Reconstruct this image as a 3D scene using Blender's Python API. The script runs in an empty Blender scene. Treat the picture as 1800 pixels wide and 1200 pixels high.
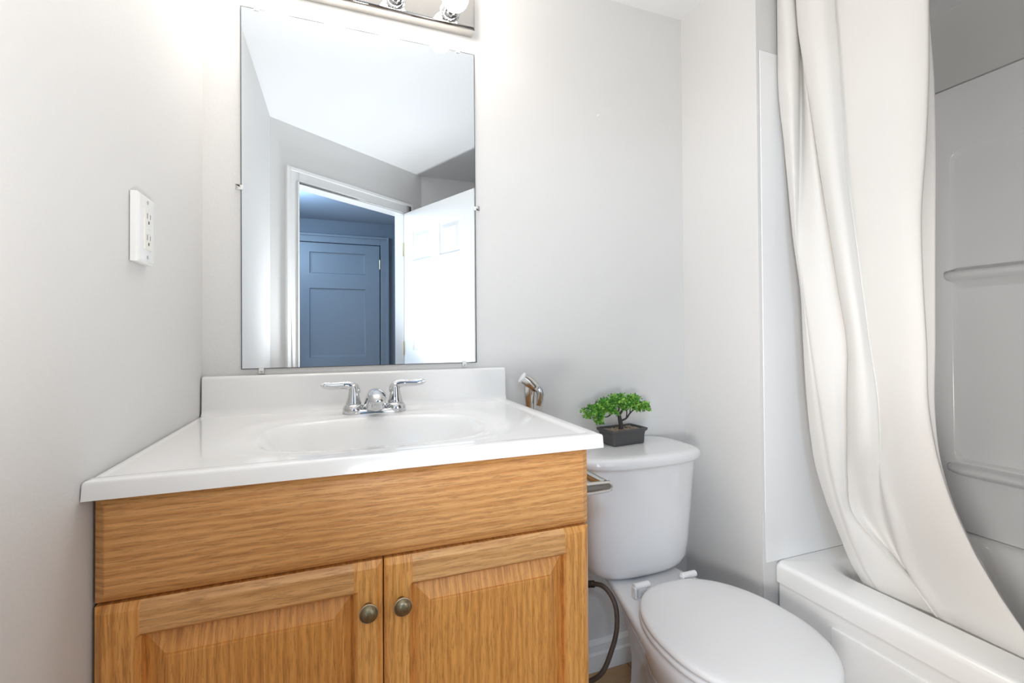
import bpy, bmesh, math, random
from mathutils import Vector, Matrix
random.seed(7)
R = math.radians
C = bpy.context.scene.collection
sc = bpy.context.scene

# ------------------------------------------------------------------ camera, light, exposure
CZ = 1.08                                   # eye height; floor is z = 0
yaw, pitch, roll = R(20.77), R(0.65), R(-0.368)
r0 = Vector((math.cos(yaw), -math.sin(yaw), 0)); f0 = Vector((math.sin(yaw), math.cos(yaw), 0)); u0 = Vector((0, 0, 1))
F = f0*math.cos(pitch) + u0*math.sin(pitch); U = -f0*math.sin(pitch) + u0*math.cos(pitch)
R3 = r0*math.cos(roll) + U*math.sin(roll); U3 = -r0*math.sin(roll) + U*math.cos(roll)
cam_d = bpy.data.cameras.new('camera'); cam = bpy.data.objects.new('camera', cam_d); C.objects.link(cam)
cam.matrix_world = Matrix(((R3.x, U3.x, -F.x, 0), (R3.y, U3.y, -F.y, 0), (R3.z, U3.z, -F.z, CZ), (0, 0, 0, 1)))
cam_d.sensor_width = 36; cam_d.lens = 36*826.5/1800; cam_d.shift_y = -20/1800; cam_d.clip_start = 0.02
sc.camera = cam
sc.view_settings.view_transform = 'Standard'; sc.view_settings.look = 'None'
sc.view_settings.gamma = 1; sc.view_settings.use_curve_mapping = False
sc.view_settings.exposure = 0.16
w = bpy.data.worlds.new('world'); sc.world = w; w.use_nodes = True
w.node_tree.nodes['Background'].inputs[0].default_value = (.6, .7, .9, 1); w.node_tree.nodes['Background'].inputs[1].default_value = .3

def light(name, typ, loc, energy, col, target=None, **kw):
    d = bpy.data.lights.new(name, typ); d.energy = energy; d.color = col
    for k, v in kw.items(): setattr(d, k, v)
    o = bpy.data.objects.new(name, d); C.objects.link(o); o.location = loc
    if target is not None:
        o.rotation_euler = (Vector(target) - Vector(loc)).to_track_quat('-Z', 'Y').to_euler()
    return o
# low flash added to even out the room's light, bounced off the ceiling
light('bounce_fill', 'SPOT', (.12, -.06, .74), 56, (.99, .985, .975), (.42, .36, 2.2), spot_size=R(156), spot_blend=1, shadow_soft_size=.06)
# second, weaker flash added to brighten the bathtub side
light('tub_fill', 'SPOT', (.08, .02, .80), 35, (1.0, .985, .96), (1.65, .78, .62), spot_size=R(74), spot_blend=1, shadow_soft_size=.08)
# hall lamp just outside the doorway, and daylight from a window further along the hall
light('hall_lamp', 'POINT', (-.42, -1.0, 1.98), 30, (.58, .78, 1.0), shadow_soft_size=.09)
light('hall_daylight', 'AREA', (-.88, -1.72, .80), 14, (.78, .89, 1.0), (.75, .85, .45), shape='RECTANGLE', size=.75, size_y=1.1)
BULB = 27.0

# ------------------------------------------------------------------ materials
def nt(name):
    m = bpy.data.materials.new(name); m.use_nodes = True
    return m, m.node_tree.nodes, m.node_tree.links, m.node_tree.nodes['Principled BSDF']
def mat(name, col, rough=.5, metal=0, bump=0, bscale=200, spec=.5, coat=0, var=0):
    m, n, l, b = nt(name)
    b.inputs['Base Color'].default_value = (*col, 1); b.inputs['Roughness'].default_value = rough
    b.inputs['Metallic'].default_value = metal; b.inputs['Specular IOR Level'].default_value = spec
    b.inputs['Coat Weight'].default_value = coat
    tc = n.new('ShaderNodeTexCoord')
    nz = n.new('ShaderNodeTexNoise'); nz.inputs['Scale'].default_value = bscale; nz.inputs['Detail'].default_value = 3
    l.new(tc.outputs['Object'], nz.inputs['Vector'])
    if bump:
        bp = n.new('ShaderNodeBump'); bp.inputs['Strength'].default_value = bump; bp.inputs['Distance'].default_value = .002
        l.new(nz.outputs['Fac'], bp.inputs['Height']); l.new(bp.outputs['Normal'], b.inputs['Normal'])
    mx = n.new('ShaderNodeMix'); mx.data_type = 'RGBA'
    v = var if var else .01
    mx.inputs[6].default_value = (*[c*(1-v) for c in col], 1); mx.inputs[7].default_value = (*[min(1, c*(1+v)) for c in col], 1)
    l.new(nz.outputs['Fac'], mx.inputs[0]); l.new(mx.outputs[2], b.inputs['Base Color'])
    return m
def oak(name, axis, light_c, dark_c, pore_c, off=0.0, rough=.38):
    """axis: 'X' grain runs along x, 'Z' grain runs along z; boards face -y"""
    m, n, l, b = nt(name)
    tc = n.new('ShaderNodeTexCoord')
    def mapped(perp, along):
        mp = n.new('ShaderNodeMapping')
        s = (along, along, perp) if axis == 'X' else (perp, along, along)
        mp.inputs['Scale'].default_value = s; mp.inputs['Location'].default_value = (off, off*.7, off*1.3)
        l.new(tc.outputs['Object'], mp.inputs['Vector']); return mp
    wv = n.new('ShaderNodeTexWave'); wv.bands_direction = 'Z' if axis == 'X' else 'X'
    wv.inputs['Scale'].default_value = 24; wv.inputs['Distortion'].default_value = 9; wv.inputs['Detail'].default_value = 2.5
    wv.inputs['Detail Scale'].default_value = .8; wv.inputs['Detail Roughness'].default_value = .55
    l.new(mapped(1.0, .10).outputs[0], wv.inputs['Vector'])
    br = n.new('ShaderNodeTexNoise'); br.inputs['Scale'].default_value = 1; br.inputs['Detail'].default_value = 5; br.inputs['Roughness'].default_value = .6
    l.new(mapped(26, 1.6).outputs[0], br.inputs['Vector'])
    fi = n.new('ShaderNodeTexNoise'); fi.inputs['Scale'].default_value = 1; fi.inputs['Detail'].default_value = 4; fi.inputs['Roughness'].default_value = .7; fi.inputs['Distortion'].default_value = .4
    l.new(mapped(420, 22).outputs[0], fi.inputs['Vector'])
    ad = n.new('ShaderNodeMix'); ad.inputs[0].default_value = .62; l.new(wv.outputs['Fac'], ad.inputs[2]); l.new(br.outputs['Fac'], ad.inputs[3])
    rp = n.new('ShaderNodeValToRGB'); rp.color_ramp.elements[0].position = .22; rp.color_ramp.elements[1].position = .72
    rp.color_ramp.elements[0].color = (*dark_c, 1); rp.color_ramp.elements[1].color = (*light_c, 1)
    l.new(ad.outputs[0], rp.inputs[0])
    pr = n.new('ShaderNodeValToRGB'); pr.color_ramp.elements[0].position = .38; pr.color_ramp.elements[1].position = .52
    pr.color_ramp.elements[0].color = (0, 0, 0, 1); pr.color_ramp.elements[1].color = (1, 1, 1, 1)
    l.new(fi.outputs['Fac'], pr.inputs[0])
    inv = n.new('ShaderNodeMath'); inv.operation = 'MULTIPLY_ADD'; inv.inputs[1].default_value = -.5; inv.inputs[2].default_value = .5
    l.new(pr.outputs[0], inv.inputs[0])
    mx = n.new('ShaderNodeMix'); mx.data_type = 'RGBA'; mx.inputs[7].default_value = (*pore_c, 1)
    l.new(inv.outputs[0], mx.inputs[0]); l.new(rp.outputs[0], mx.inputs[6]); l.new(mx.outputs[2], b.inputs['Base Color'])
    bp = n.new('ShaderNodeBump'); bp.inputs['Strength'].default_value = .25; bp.inputs['Distance'].default_value = .0006
    l.new(pr.outputs[0], bp.inputs['Height']); l.new(bp.outputs['Normal'], b.inputs['Normal'])
    b.inputs['Roughness'].default_value = rough; b.inputs['Coat Weight'].default_value = .15; b.inputs['Coat Roughness'].default_value = .25
    return m
M = {}
M['wall'] = mat('wall_paint', (.73, .722, .71), .55, bump=.15, bscale=160, spec=.35)
M['ceil'] = mat('ceiling_paint', (.84, .84, .84), .7, bump=.1, bscale=120, spec=.2)
M['trim'] = mat('white_trim_paint', (.82, .82, .81), .3)
M['hallwall'] = mat('hall_wall_dim_light', (.22, .255, .30), .55)  # blue-grey stands in for the dim daylight on the hall walls
M['hallceil'] = mat('hall_ceiling_dim_light', (.42, .50, .60), .6)  # dim blue hall light put into the ceiling colour
M['halldoor'] = mat('hall_door_dim_light', (.27, .31, .355), .4)  # door and casing colour carries the hall's dim blue light
M['counter'] = mat('cultured_marble', (.92, .915, .905), .10, spec=.5, coat=.3, var=.01, bscale=6)
M['porcelain'] = mat('porcelain', (.80, .80, .81), .07, coat=.4)
M['seat'] = mat('seat_plastic', (.82, .82, .825), .22)
M['tub'] = mat('tub_acrylic', (.93, .925, .91), .16, coat=.2)
M['surround'] = mat('surround_acrylic', (.90, .90, .90), .2, coat=.15)
M['plastic'] = mat('white_plastic', (.84, .84, .83), .28)
M['ivory'] = mat('ivory_plastic', (.84, .82, .76), .3)
M['dark'] = mat('dark_slot', (.03, .03, .03), .6)
M['chrome'] = mat('chrome', (.62, .63, .645), .06, 1)
M['satin'] = mat('satin_chrome', (.68, .67, .645), .2, 1)
M['steel'] = mat('screw_steel', (.5, .5, .5), .3, 1)
M['brass'] = mat('antique_brass', (.30, .255, .16), .33, 1, bump=.2, bscale=400, var=.35)
M['brassring'] = mat('antique_brass_rim', (.62, .55, .40), .25, 1)
M['hinge'] = mat('brass_hinge', (.7, .62, .38), .3, 1)
M['hose'] = mat('braided_hose', (.16, .13, .11), .35, .7, bump=.8, bscale=900, var=.3)
M['black'] = mat('black_plastic', (.015, .015, .015), .4)
M['pot'] = mat('charcoal_ceramic', (.075, .073, .072), .5, bump=.1, bscale=300)
M['bark'] = mat('bark', (.05, .042, .038), .7, bump=.6, bscale=250, var=.3)
M['pebble'] = mat('pebbles', (.38, .28, .20), .6, var=.6, bscale=90)
M['mirror'] = mat('mirror_silver', (.81, .87, .925), .0, 1)
M['mirror'].node_tree.nodes['Principled BSDF'].inputs['Roughness'].default_value = 0
M['edge'] = mat('mirror_edge', (.03, .035, .045), .3)
M['platem'] = mat('light_bar_polished', (.50, .49, .475), .03, 1)
LT, DK, PO = (.88, .46, .165), (.68, .295, .085), (.31, .11, .028)
M['oak_h'] = oak('oak_grain_across', 'X', LT, DK, PO, 0)
M['oak_h2'] = oak('oak_rail_grain_across', 'X', (.90, .50, .20), (.70, .335, .11), (.33, .125, .034), 3.1)
M['oak_v'] = oak('oak_grain_upright', 'Z', (.96, .475, .135), (.78, .325, .072), (.34, .11, .022), 1.7)
M['oak_v2'] = oak('oak_panel_grain_upright', 'Z', (.90, .415, .105), (.72, .29, .06), (.31, .095, .018), 5.3)
# floor: oak strips running along x
def floor_mat():
    m, n, l, b = nt('oak_strip_floor')
    tc = n.new('ShaderNodeTexCoord')
    bk = n.new('ShaderNodeTexBrick'); bk.inputs['Scale'].default_value = 1; bk.inputs['Brick Width'].default_value = .9; bk.inputs['Row Height'].default_value = .083
    bk.inputs['Mortar Size'].default_value = .0012; bk.inputs['Color1'].default_value = (.62, .36, .17, 1); bk.inputs['Color2'].default_value = (.48, .26, .11, 1); bk.inputs['Mortar'].default_value = (.12, .06, .025, 1)
    l.new(tc.outputs['Object'], bk.inputs['Vector'])
    mp = n.new('ShaderNodeMapping'); mp.inputs['Scale'].default_value = (3, 60, 1); l.new(tc.outputs['Object'], mp.inputs[0])
    nz = n.new('ShaderNodeTexNoise'); nz.inputs['Scale'].default_value = 2; nz.inputs['Detail'].default_value = 5; l.new(mp.outputs[0], nz.inputs['Vector'])
    mx = n.new('ShaderNodeMix'); mx.data_type = 'RGBA'; mx.blend_type = 'MULTIPLY'; mx.inputs[0].default_value = .5
    l.new(bk.outputs['Color'], mx.inputs[6]); l.new(nz.outputs['Color'], mx.inputs[7]); l.new(mx.outputs[2], b.inputs['Base Color'])
    b.inputs['Roughness'].default_value = .3
    return m
M['floor'] = floor_mat()
def leaf_mat():
    m, n, l, b = nt('leaf_green')
    tc = n.new('ShaderNodeTexCoord'); nz = n.new('ShaderNodeTexNoise'); nz.inputs['Scale'].default_value = 70; nz.inputs['Detail'].default_value = 2
    l.new(tc.outputs['Object'], nz.inputs['Vector'])
    rp = n.new('ShaderNodeValToRGB'); e = rp.color_ramp.elements
    e[0].position = .32; e[0].color = (.045, .19, .03, 1); e[1].position = .66; e[1].color = (.36, .62, .09, 1)
    x = e.new(.5); x.color = (.13, .38, .045, 1)
    l.new(nz.outputs['Fac'], rp.inputs[0]); l.new(rp.outputs[0], b.inputs['Base Color']); b.inputs['Roughness'].default_value = .4
    return m
M['leaf'] = leaf_mat()
def curtain_mat():
    m, n, l, b = nt('curtain_fabric')
    b.inputs['Base Color'].default_value = (.85, .83, .80, 1); b.inputs['Roughness'].default_value = .6; b.inputs['Specular IOR Level'].default_value = .25
    b.inputs['Sheen Weight'].default_value = .1
    tc = n.new('ShaderNodeTexCoord'); nz = n.new('ShaderNodeTexNoise'); nz.inputs['Scale'].default_value = 9; nz.inputs['Detail'].default_value = 4
    l.new(tc.outputs['Object'], nz.inputs['Vector'])
    bp = n.new('ShaderNodeBump'); bp.inputs['Strength'].default_value = .12; bp.inputs['Distance'].default_value = .02
    l.new(nz.outputs['Fac'], bp.inputs['Height']); l.new(bp.outputs['Normal'], b.inputs['Normal'])
    tr = n.new('ShaderNodeBsdfTranslucent'); tr.inputs[0].default_value = (.86, .84, .80, 1)
    ms = n.new('ShaderNodeMixShader'); ms.inputs[0].default_value = .12
    out = n['Material Output']; l.new(b.outputs[0], ms.inputs[1]); l.new(tr.outputs[0], ms.inputs[2]); l.new(ms.outputs[0], out.inputs[0])
    return m
M['curtain'] = curtain_mat()
def bulb_mat():
    m, n, l, b = nt('lit_bulb_glass')
    b.inputs['Base Color'].default_value = (1, .97, .92, 1); b.inputs['Emission Color'].default_value = (1, .92, .84, 1); b.inputs['Emission Strength'].default_value = BULB
    return m
M['bulb'] = bulb_mat()

# ------------------------------------------------------------------ helpers
def wloc(p):
    v = Vector((0, 0, 0))
    while p is not None: v += p.location; p = p.parent
    return v
def mo(name, V, Fc, mats, parent=None, smooth=False, mi=None, auto=None, bevel=0, seg=2, subsurf=0):
    """link verts (world coordinates) and faces as ONE mesh object"""
    if not isinstance(mats, (list, tuple)): mats = [mats]
    o_ = wloc(parent)
    me = bpy.data.meshes.new(name)
    me.from_pydata([tuple(Vector(v) - o_) for v in V], [], Fc)
    for m in mats: me.materials.append(M[m])
    if mi:
        for p, i in zip(me.polygons, mi): p.material_index = i
    bm = bmesh.new(); bm.from_mesh(me)
    bmesh.ops.remove_doubles(bm, verts=bm.verts, dist=1e-6)
    bmesh.ops.recalc_face_normals(bm, faces=bm.faces)
    bm.to_mesh(me); bm.free(); me.update()
    o = bpy.data.objects.new(name, me); C.objects.link(o)
    if parent is not None: o.parent = parent
    if bevel:
        b = o.modifiers.new('bevel', 'BEVEL'); b.width = bevel; b.segments = seg; b.limit_method = 'ANGLE'; b.angle_limit = R(35)
        smooth = True; auto = auto or 40
    if subsurf:
        s = o.modifiers.new('sub', 'SUBSURF'); s.levels = subsurf; s.render_levels = subsurf
    if smooth or auto:
        for p in me.polygons: p.use_smooth = True
        if auto:
            ang = R(auto)
            bm = bmesh.new(); bm.from_mesh(me)
            for e in bm.edges:
                if len(e.link_faces) == 2 and e.calc_face_angle(0) > ang: e.smooth = False
            bm.to_mesh(me); bm.free()
    return o
def empty(name, loc, label=None, cat=None, group=None, kind=None):
    o = bpy.data.objects.new(name, None); C.objects.link(o); o.location = loc; o.empty_display_size = .05
    return tag(o, label, cat, group, kind)
def tag(o, label=None, cat=None, group=None, kind=None):
    if label: o['label'] = label
    if cat: o['category'] = cat
    if group: o['group'] = group
    if kind: o['kind'] = kind
    return o
def boxg(x0, x1, y0, y1, z0, z1):
    V = [(x, y, z) for x in (x0, x1) for y in (y0, y1) for z in (z0, z1)]
    return V, [(0, 1, 3, 2), (4, 6, 7, 5), (0, 4, 5, 1), (2, 3, 7, 6), (0, 2, 6, 4), (1, 5, 7, 3)]
def box(name, x0, x1, y0, y1, z0, z1, m, parent=None, bevel=0, **k):
    V, Fc = boxg(x0, x1, y0, y1, z0, z1); return mo(name, V, Fc, m, parent, bevel=bevel, **k)
def join(*gs):
    V, Fc = [], []
    for v, f in gs:
        n = len(V); V += list(v); Fc += [tuple(i+n for i in q) for q in f]
    return V, Fc
def prism(pts, z0, z1):
    n = len(pts); V = [(x, y, z0) for x, y in pts] + [(x, y, z1) for x, y in pts]
    return V, [tuple(range(n)), tuple(range(n, 2*n))] + [(i, (i+1) % n, n+(i+1) % n, n+i) for i in range(n)]
def loft(loops, cap0=True, cap1=True):
    n = len(loops[0]); V = [p for L in loops for p in L]; Fc = []
    for k in range(len(loops)-1):
        for i in range(n):
            j = (i+1) % n; Fc.append((k*n+i, k*n+j, (k+1)*n+j, (k+1)*n+i))
    if cap0: Fc.append(tuple(range(n)))
    if cap1: Fc.append(tuple(range((len(loops)-1)*n, len(loops)*n)))
    return V, Fc
def catmull(P, n):
    P = [Vector(p) for p in P]; Q = [P[0]*2-P[1]] + P + [P[-1]*2-P[-2]]; out = []
    for i in range(1, len(Q)-2):
        for k in range(n):
            t = k/n; a, b, c, d = Q[i-1:i+3]
            out.append(.5*((2*b) + (c-a)*t + (2*a-5*b+4*c-d)*t*t + (3*b-a-3*c+d)*t**3))
    out.append(P[-1]); return out
def tube(P, rad, seg=12, cap=True, flat=None):
    P = [Vector(p) for p in P]; n = len(P)
    if not isinstance(rad, (list, tuple)): rad = [rad]*n
    if len(rad) != n:
        m = len(rad); rad = [rad[min(m-1, int(i*(m-1)/(n-1)))]*(1-(i*(m-1)/(n-1)) % 1) + rad[min(m-1, int(i*(m-1)/(n-1))+1)]*((i*(m-1)/(n-1)) % 1) for i in range(n)]
    loops = []; up = None
    for i, p in enumerate(P):
        t = (P[min(i+1, n-1)] - P[max(i-1, 0)]).normalized()
        if up is None: up = Vector((0, 0, 1)) if abs(t.z) < .9 else Vector((0, 1, 0))
        s = t.cross(up).normalized(); up = s.cross(t).normalized()
        a, b = (flat or (1, 1))
        loops.append([tuple(p + s*rad[i]*a*math.cos(2*math.pi*k/seg) + up*rad[i]*b*math.sin(2*math.pi*k/seg)) for k in range(seg)])
    return loft(loops, cap, cap)
def lathe(prof, c, axis='Z', seg=32):
    """prof: (radius, distance along axis)"""
    loops = []
    for r, h in prof:
        L = []
        for k in range(seg):
            a = 2*math.pi*k/seg; u, v = r*math.cos(a), r*math.sin(a)
            L.append({'Z': (c[0]+u, c[1]+v, c[2]+h), 'Y': (c[0]+u, c[1]+h, c[2]+v), 'X': (c[0]+h, c[1]+u, c[2]+v)}[axis])
        loops.append(L)
    return loft(loops)
def rrect(x0, x1, y0, y1, r, z, n=6):
    r = min(r, (x1-x0)/2-1e-4, (y1-y0)/2-1e-4); pts = []
    for cx, cy, a0 in ((x1-r, y1-r, 0), (x0+r, y1-r, 90), (x0+r, y0+r, 180), (x1-r, y0+r, 270)):
        for k in range(n+1):
            a = R(a0 + 90*k/n); pts.append((cx+r*math.cos(a), cy+r*math.sin(a), z))
    return pts
def rect_rings(x0, x1, z0, z1, prof):
    """prof: (inset, y); concentric rectangles in xz, last one capped; faces -y"""
    return loft([[(x0+i, y, z0+i), (x1-i, y, z0+i), (x1-i, y, z1-i), (x0+i, y, z1-i)] for i, y in prof])
def panelled(Wd, Ht, T, holes, prof, both=True, rc=0, n=5):
    """slab Wd x Ht x T in local (u, v=depth, w) with sunk panels; prof: (inset, depth)"""
    V, Fc = [], []
    def side(flip):
        bm = bmesh.new()
        def loop(pts):
            vs = [bm.verts.new((p[0], 0, p[1])) for p in pts]; return vs, [bm.edges.new((vs[i], vs[(i+1) % len(vs)])) for i in range(len(vs))]
        def rr(h, i):
            x0, x1, z0, z1 = h
            if rc: return [(p[0], p[1]) for p in rrect(x0+i, x1-i, z0+i, z1-i, max(rc-i, .004), 0, n)]
            return [(x0+i, z0+i), (x1-i, z0+i), (x1-i, z1-i), (x0+i, z1-i)]
        ed = loop([(0, 0), (Wd, 0), (Wd, Ht), (0, Ht)])[1]
        for h in holes: ed += loop(rr(h, 0))[1]
        bmesh.ops.triangle_fill(bm, use_beauty=True, edges=ed)
        bm.verts.ensure_lookup_table(); bm.verts.index_update()
        f = (lambda d: T-d) if flip else (lambda d: d)
        b0 = len(V); V.extend([(v.co.x, f(0), v.co.z) for v in bm.verts]); Fc.extend([tuple(b0+v.index for v in fa.verts) for fa in bm.faces]); bm.free()
        for h in holes:
            v, q = loft([[(p[0], f(d), p[1]) for p in rr(h, i)] for i, d in [(0, 0)] + list(prof)], False, True)
            b0 = len(V); V.extend(v); Fc.extend([tuple(b0+i for i in s) for s in q])
    side(False)
    if both: side(True)
    else:
        b0 = len(V); V += [(0, T, 0), (Wd, T, 0), (Wd, T, Ht), (0, T, Ht)]; Fc.append((b0, b0+1, b0+2, b0+3))
    b0 = len(V); V += [(0, 0, 0), (Wd, 0, 0), (Wd, 0, Ht), (0, 0, Ht), (0, T, 0), (Wd, T, 0), (Wd, T, Ht), (0, T, Ht)]
    Fc += [(b0+i, b0+(i+1) % 4, b0+4+(i+1) % 4, b0+4+i) for i in range(4)]
    return V, Fc
def place(g, org, du, dv):
    """local (u, v, w) -> world with horizontal directions du, dv"""
    return [(org[0]+p[0]*du[0]+p[1]*dv[0], org[1]+p[0]*du[1]+p[1]*dv[1], org[2]+p[2]) for p in g[0]], g[1]

# ------------------------------------------------------------------ room shell
YB = 1.3414; XR = 1.161; YE = 1.026; XF = 1.997; ZC = 2.20
def struct(name, g, m, **k): return tag(mo(name, g[0], g[1], m, **k), kind='structure')
struct('floor', boxg(-2.2, 2.3, -2.4, 1.55, -.05, 0), 'floor')
struct('ceiling', boxg(-2.2, 2.3, -2.4, 1.55, ZC, ZC+.05), 'ceil')
struct('wall_left', prism([(-.297, YB+.1), (-.297, YB), (-.288, .007-.0), (-.40, .08), (-.40, YB+.1)][:0] or [(-.2975, YB+.15), (-.309, .76), (-.300, .014), (-.42, .10), (-.42, YB+.15)], 0, ZC), 'wall')
struct('wall_back', boxg(-.30, XR+.0, YB, YB+.15, 0, ZC), 'wall')
struct('wall_right', boxg(XR, 2.12, YE, YB+.15, 0, ZC), 'wall')
struct('wall_tub_side', boxg(XF, 2.12, -.628, YE, 0, ZC), 'wall')
struct('wall_rear', boxg(.575, 2.12, -.75, -.628, 0, ZC), 'wall')
# slanting wall with the doorway behind the camera
A0 = Vector((-.288, .007)); dw = Vector((.8068, -.5908)); nw = Vector((-.5908, -.8068))   # along, and out into the hall
def slab_on(s0, s1, n0, n1, z0, z1):
    g = boxg(s0, s1, n0, n1, z0, z1)
    return [(A0.x+p[0]*dw.x+p[1]*nw.x, A0.y+p[0]*dw.y+p[1]*nw.y, p[2]) for p in g[0]], g[1]
DH = 1.905
struct('wall_doorway', join(slab_on(-.06, .135, 0, .085, 0, ZC), slab_on(.905, 1.0697, 0, .085, 0, ZC), slab_on(.135, .905, 0, .085, DH, ZC)), 'wall')
# door casing (two-step moulding) and jamb
cas = []
for s0, s1, z0, z1 in ((.065, .135, 0, DH+.07), (.905, .975, 0, DH+.07), (.135, .905, DH, DH+.07)):
    cas.append(slab_on(s0, s1, -.012, 0, z0, z1))
for s0, s1, z0, z1 in ((.065, .085, 0, DH+.07), (.955, .975, 0, DH+.07), (.085, .955, DH+.05, DH+.07), (.127, .135, 0, DH), (.905, .913, 0, DH), (.127, .913, DH, DH+.008)):
    cas.append(slab_on(s0, s1, -.019, -.012, z0, z1))
cas += [slab_on(.127, .137, 0, .085, 0, DH), slab_on(.902, .907, 0, .085, 0, DH), slab_on(.135, .905, 0, .085, DH-.010, DH)]
struct('trim_1', join(*cas), 'trim', bevel=.002)
# hall beyond
struct('wall_hall_far', boxg(-2.2, 2.2, -2.25, -2.12, 0, ZC), 'hallwall')
struct('wall_hall_left', boxg(-2.2, -2.05, -2.25, .2, 0, ZC), 'hallwall')
struct('wall_hall_near', boxg(-2.2, -.42, .10, .2, 0, ZC), 'hallwall')
struct('wall_hall_right', boxg(1.6, 1.7, -2.12, -.75, 0, ZC), 'hallwall')
struct('ceiling_hall', boxg(-2.05, 1.6, -2.12, -.80, ZC-.012, ZC-.001), 'hallceil')
# baseboards
def base_prof(y, sgn=-1):
    return [(y, 0), (y+sgn*.014, 0), (y+sgn*.014, .052), (y+sgn*.010, .060), (y+sgn*.010, .082), (y+sgn*.004, .092), (y, .095)]
bp = base_prof(YB)
V = [(x, p[0], p[1]) for x in (.46, XR) for p in bp]; n7 = len(bp)
struct('baseboard_back', (V, [tuple(range(n7)), tuple(range(n7, 2*n7))] + [(i, (i+1) % n7, n7+(i+1) % n7, n7+i) for i in range(n7)]), 'trim')
bp = base_prof(XR)
V = [(p[0], y, p[1]) for y in (YE-.0, YB-.014) for p in bp]
struct('baseboard_right', (V, [tuple(range(n7)), tuple(range(n7, 2*n7))] + [(i, (i+1) % n7, n7+(i+1) % n7, n7+i) for i in range(n7)]), 'trim')
# caulk strip where the tub surround meets the wall corner
struct('trim_2', boxg(XR+.001, XR+.009, YE-.003, YE, .10, .56), 'wall', bevel=.001)

# open bathroom door, six panels
hd = A0 + dw*.896 + nw*(-.008)
du = Vector((.385, .923)); dv = Vector((.923, -.385))
hl = [(.105, .315, 1.56, 1.76), (.405, .615, 1.56, 1.76), (.105, .315, .98, 1.45), (.405, .615, .98, 1.45), (.105, .315, .22, .85), (.405, .615, .22, .85)]
d1 = tag(bpy.data.objects.new('door_1', None), kind='structure'); C.objects.link(d1); d1.location = (hd.x, hd.y, 0)
g = place(panelled(.745, 1.89, .035, hl, [(.010, .007), (.018, .007), (.045, .001)]), (hd.x+.002*dv.x, hd.y, .008), du, dv)
mo('door_leaf', g[0], g[1], 'trim', d1)
for s in (1, -1):
    kc = hd + du*.685 + dv*(.0175 + s*.06)
    P = [hd + du*.685 + dv*(.0175+s*.017), hd + du*.685 + dv*(.0175+s*.045)]
    g1 = tube([(P[0].x, P[0].y, .90), (P[1].x, P[1].y, .90)], .011)
    ball = bmesh.new(); bmesh.ops.create_uvsphere(ball, u_segments=20, v_segments=12, radius=.026)
    g2 = ([(v.co.x+kc.x, v.co.y+kc.y, v.co.z*1.0+.90) for v in ball.verts], [tuple(v.index for v in f.verts) for f in ball.faces]); ball.free()
    g = join(g1, g2); mo('door_knob', g[0], g[1], 'satin', d1, smooth=True)
for z in (.25, 1.0, 1.66):
    p = hd - du*.004
    g = tube([(p.x, p.y, z-.045), (p.x, p.y, z+.045)], .006, 10); mo('hinge', g[0], g[1], 'hinge', d1, auto=40)
# old panelled door at the far side of the hall, with casing and brass hinge
d2 = tag(bpy.data.objects.new('door_2', None), kind='structure'); C.objects.link(d2); d2.location = (.04, -2.12, 0)
g = place(panelled(.76, 1.955, .03, [(.13, .63, 1.67, 1.87), (.13, .63, .88, 1.53), (.13, .63, .15, .74)], [(.006, .010), (.02, .012)], both=False), (.42, -2.085, .005), (-1, 0), (0, -1))
mo('door_leaf', g[0], g[1], 'halldoor', d2)
for z in (1.78, .3):
    g = tube([(.424, -2.083, z-.045), (.424, -2.083, z+.045)], .007, 10); mo('hinge', g[0], g[1], 'hinge', d2, auto=40)
cas = []
for a, b, z0, z1 in ((.43, .51, 0, 2.05), (-.43, -.35, 0, 2.05), (-.35, .43, 1.968, 2.05)):
    cas.append(boxg(a, b, -2.12, -2.082, z0, z1))
for a, b, z0, z1 in ((.485, .51, 0, 2.05), (-.43, -.405, 0, 2.05), (-.405, .485, 2.025, 2.05)):
    cas.append(boxg(a, b, -2.12, -2.07, z0, z1))
struct('trim_3', join(*cas), 'halldoor', bevel=.003)

# ------------------------------------------------------------------ vanity cabinet
XL, XRt = -.300, .4575
YF = .795
cab = empty('vanity_cabinet', (.08, 1.06, 0), 'oak vanity cabinet with raised panel doors under the white sink top', 'cabinet')
g = join(boxg(XL+.004, XL+.020, YF+.0205, 1.335, .10, .866), boxg(XRt-.020, XRt-.004, YF+.0205, 1.335, .10, .866), boxg(XL+.020, XRt-.020, 1.325, 1.335, .10, .866),
         boxg(XL+.020, XRt-.020, YF+.0205, 1.325, .10, .118), boxg(XL+.020, XRt-.020, YF+.0205, YF+.040, .695, .866), boxg(.04, .11, YF+.0205, YF+.040, .118, .695),
         boxg(XL+.020, XL+.060, YF+.0205, YF+.040, .118, .695), boxg(XRt-.060, XRt-.020, YF+.0205, YF+.040, .118, .695), boxg(XL+.004, XRt-.004, YF+.09, 1.335, 0, .10))
mo('cabinet_body', g[0], g[1], 'oak_v', cab)
TF = .020
fr = rect_rings(XL-.004, XRt, .7195, .864, [(0, YF+TF), (0, YF+.008), (.0115, YF+.0005), (.013, YF)])
mo('false_drawer_front', fr[0], fr[1], 'oak_h', cab)
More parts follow.
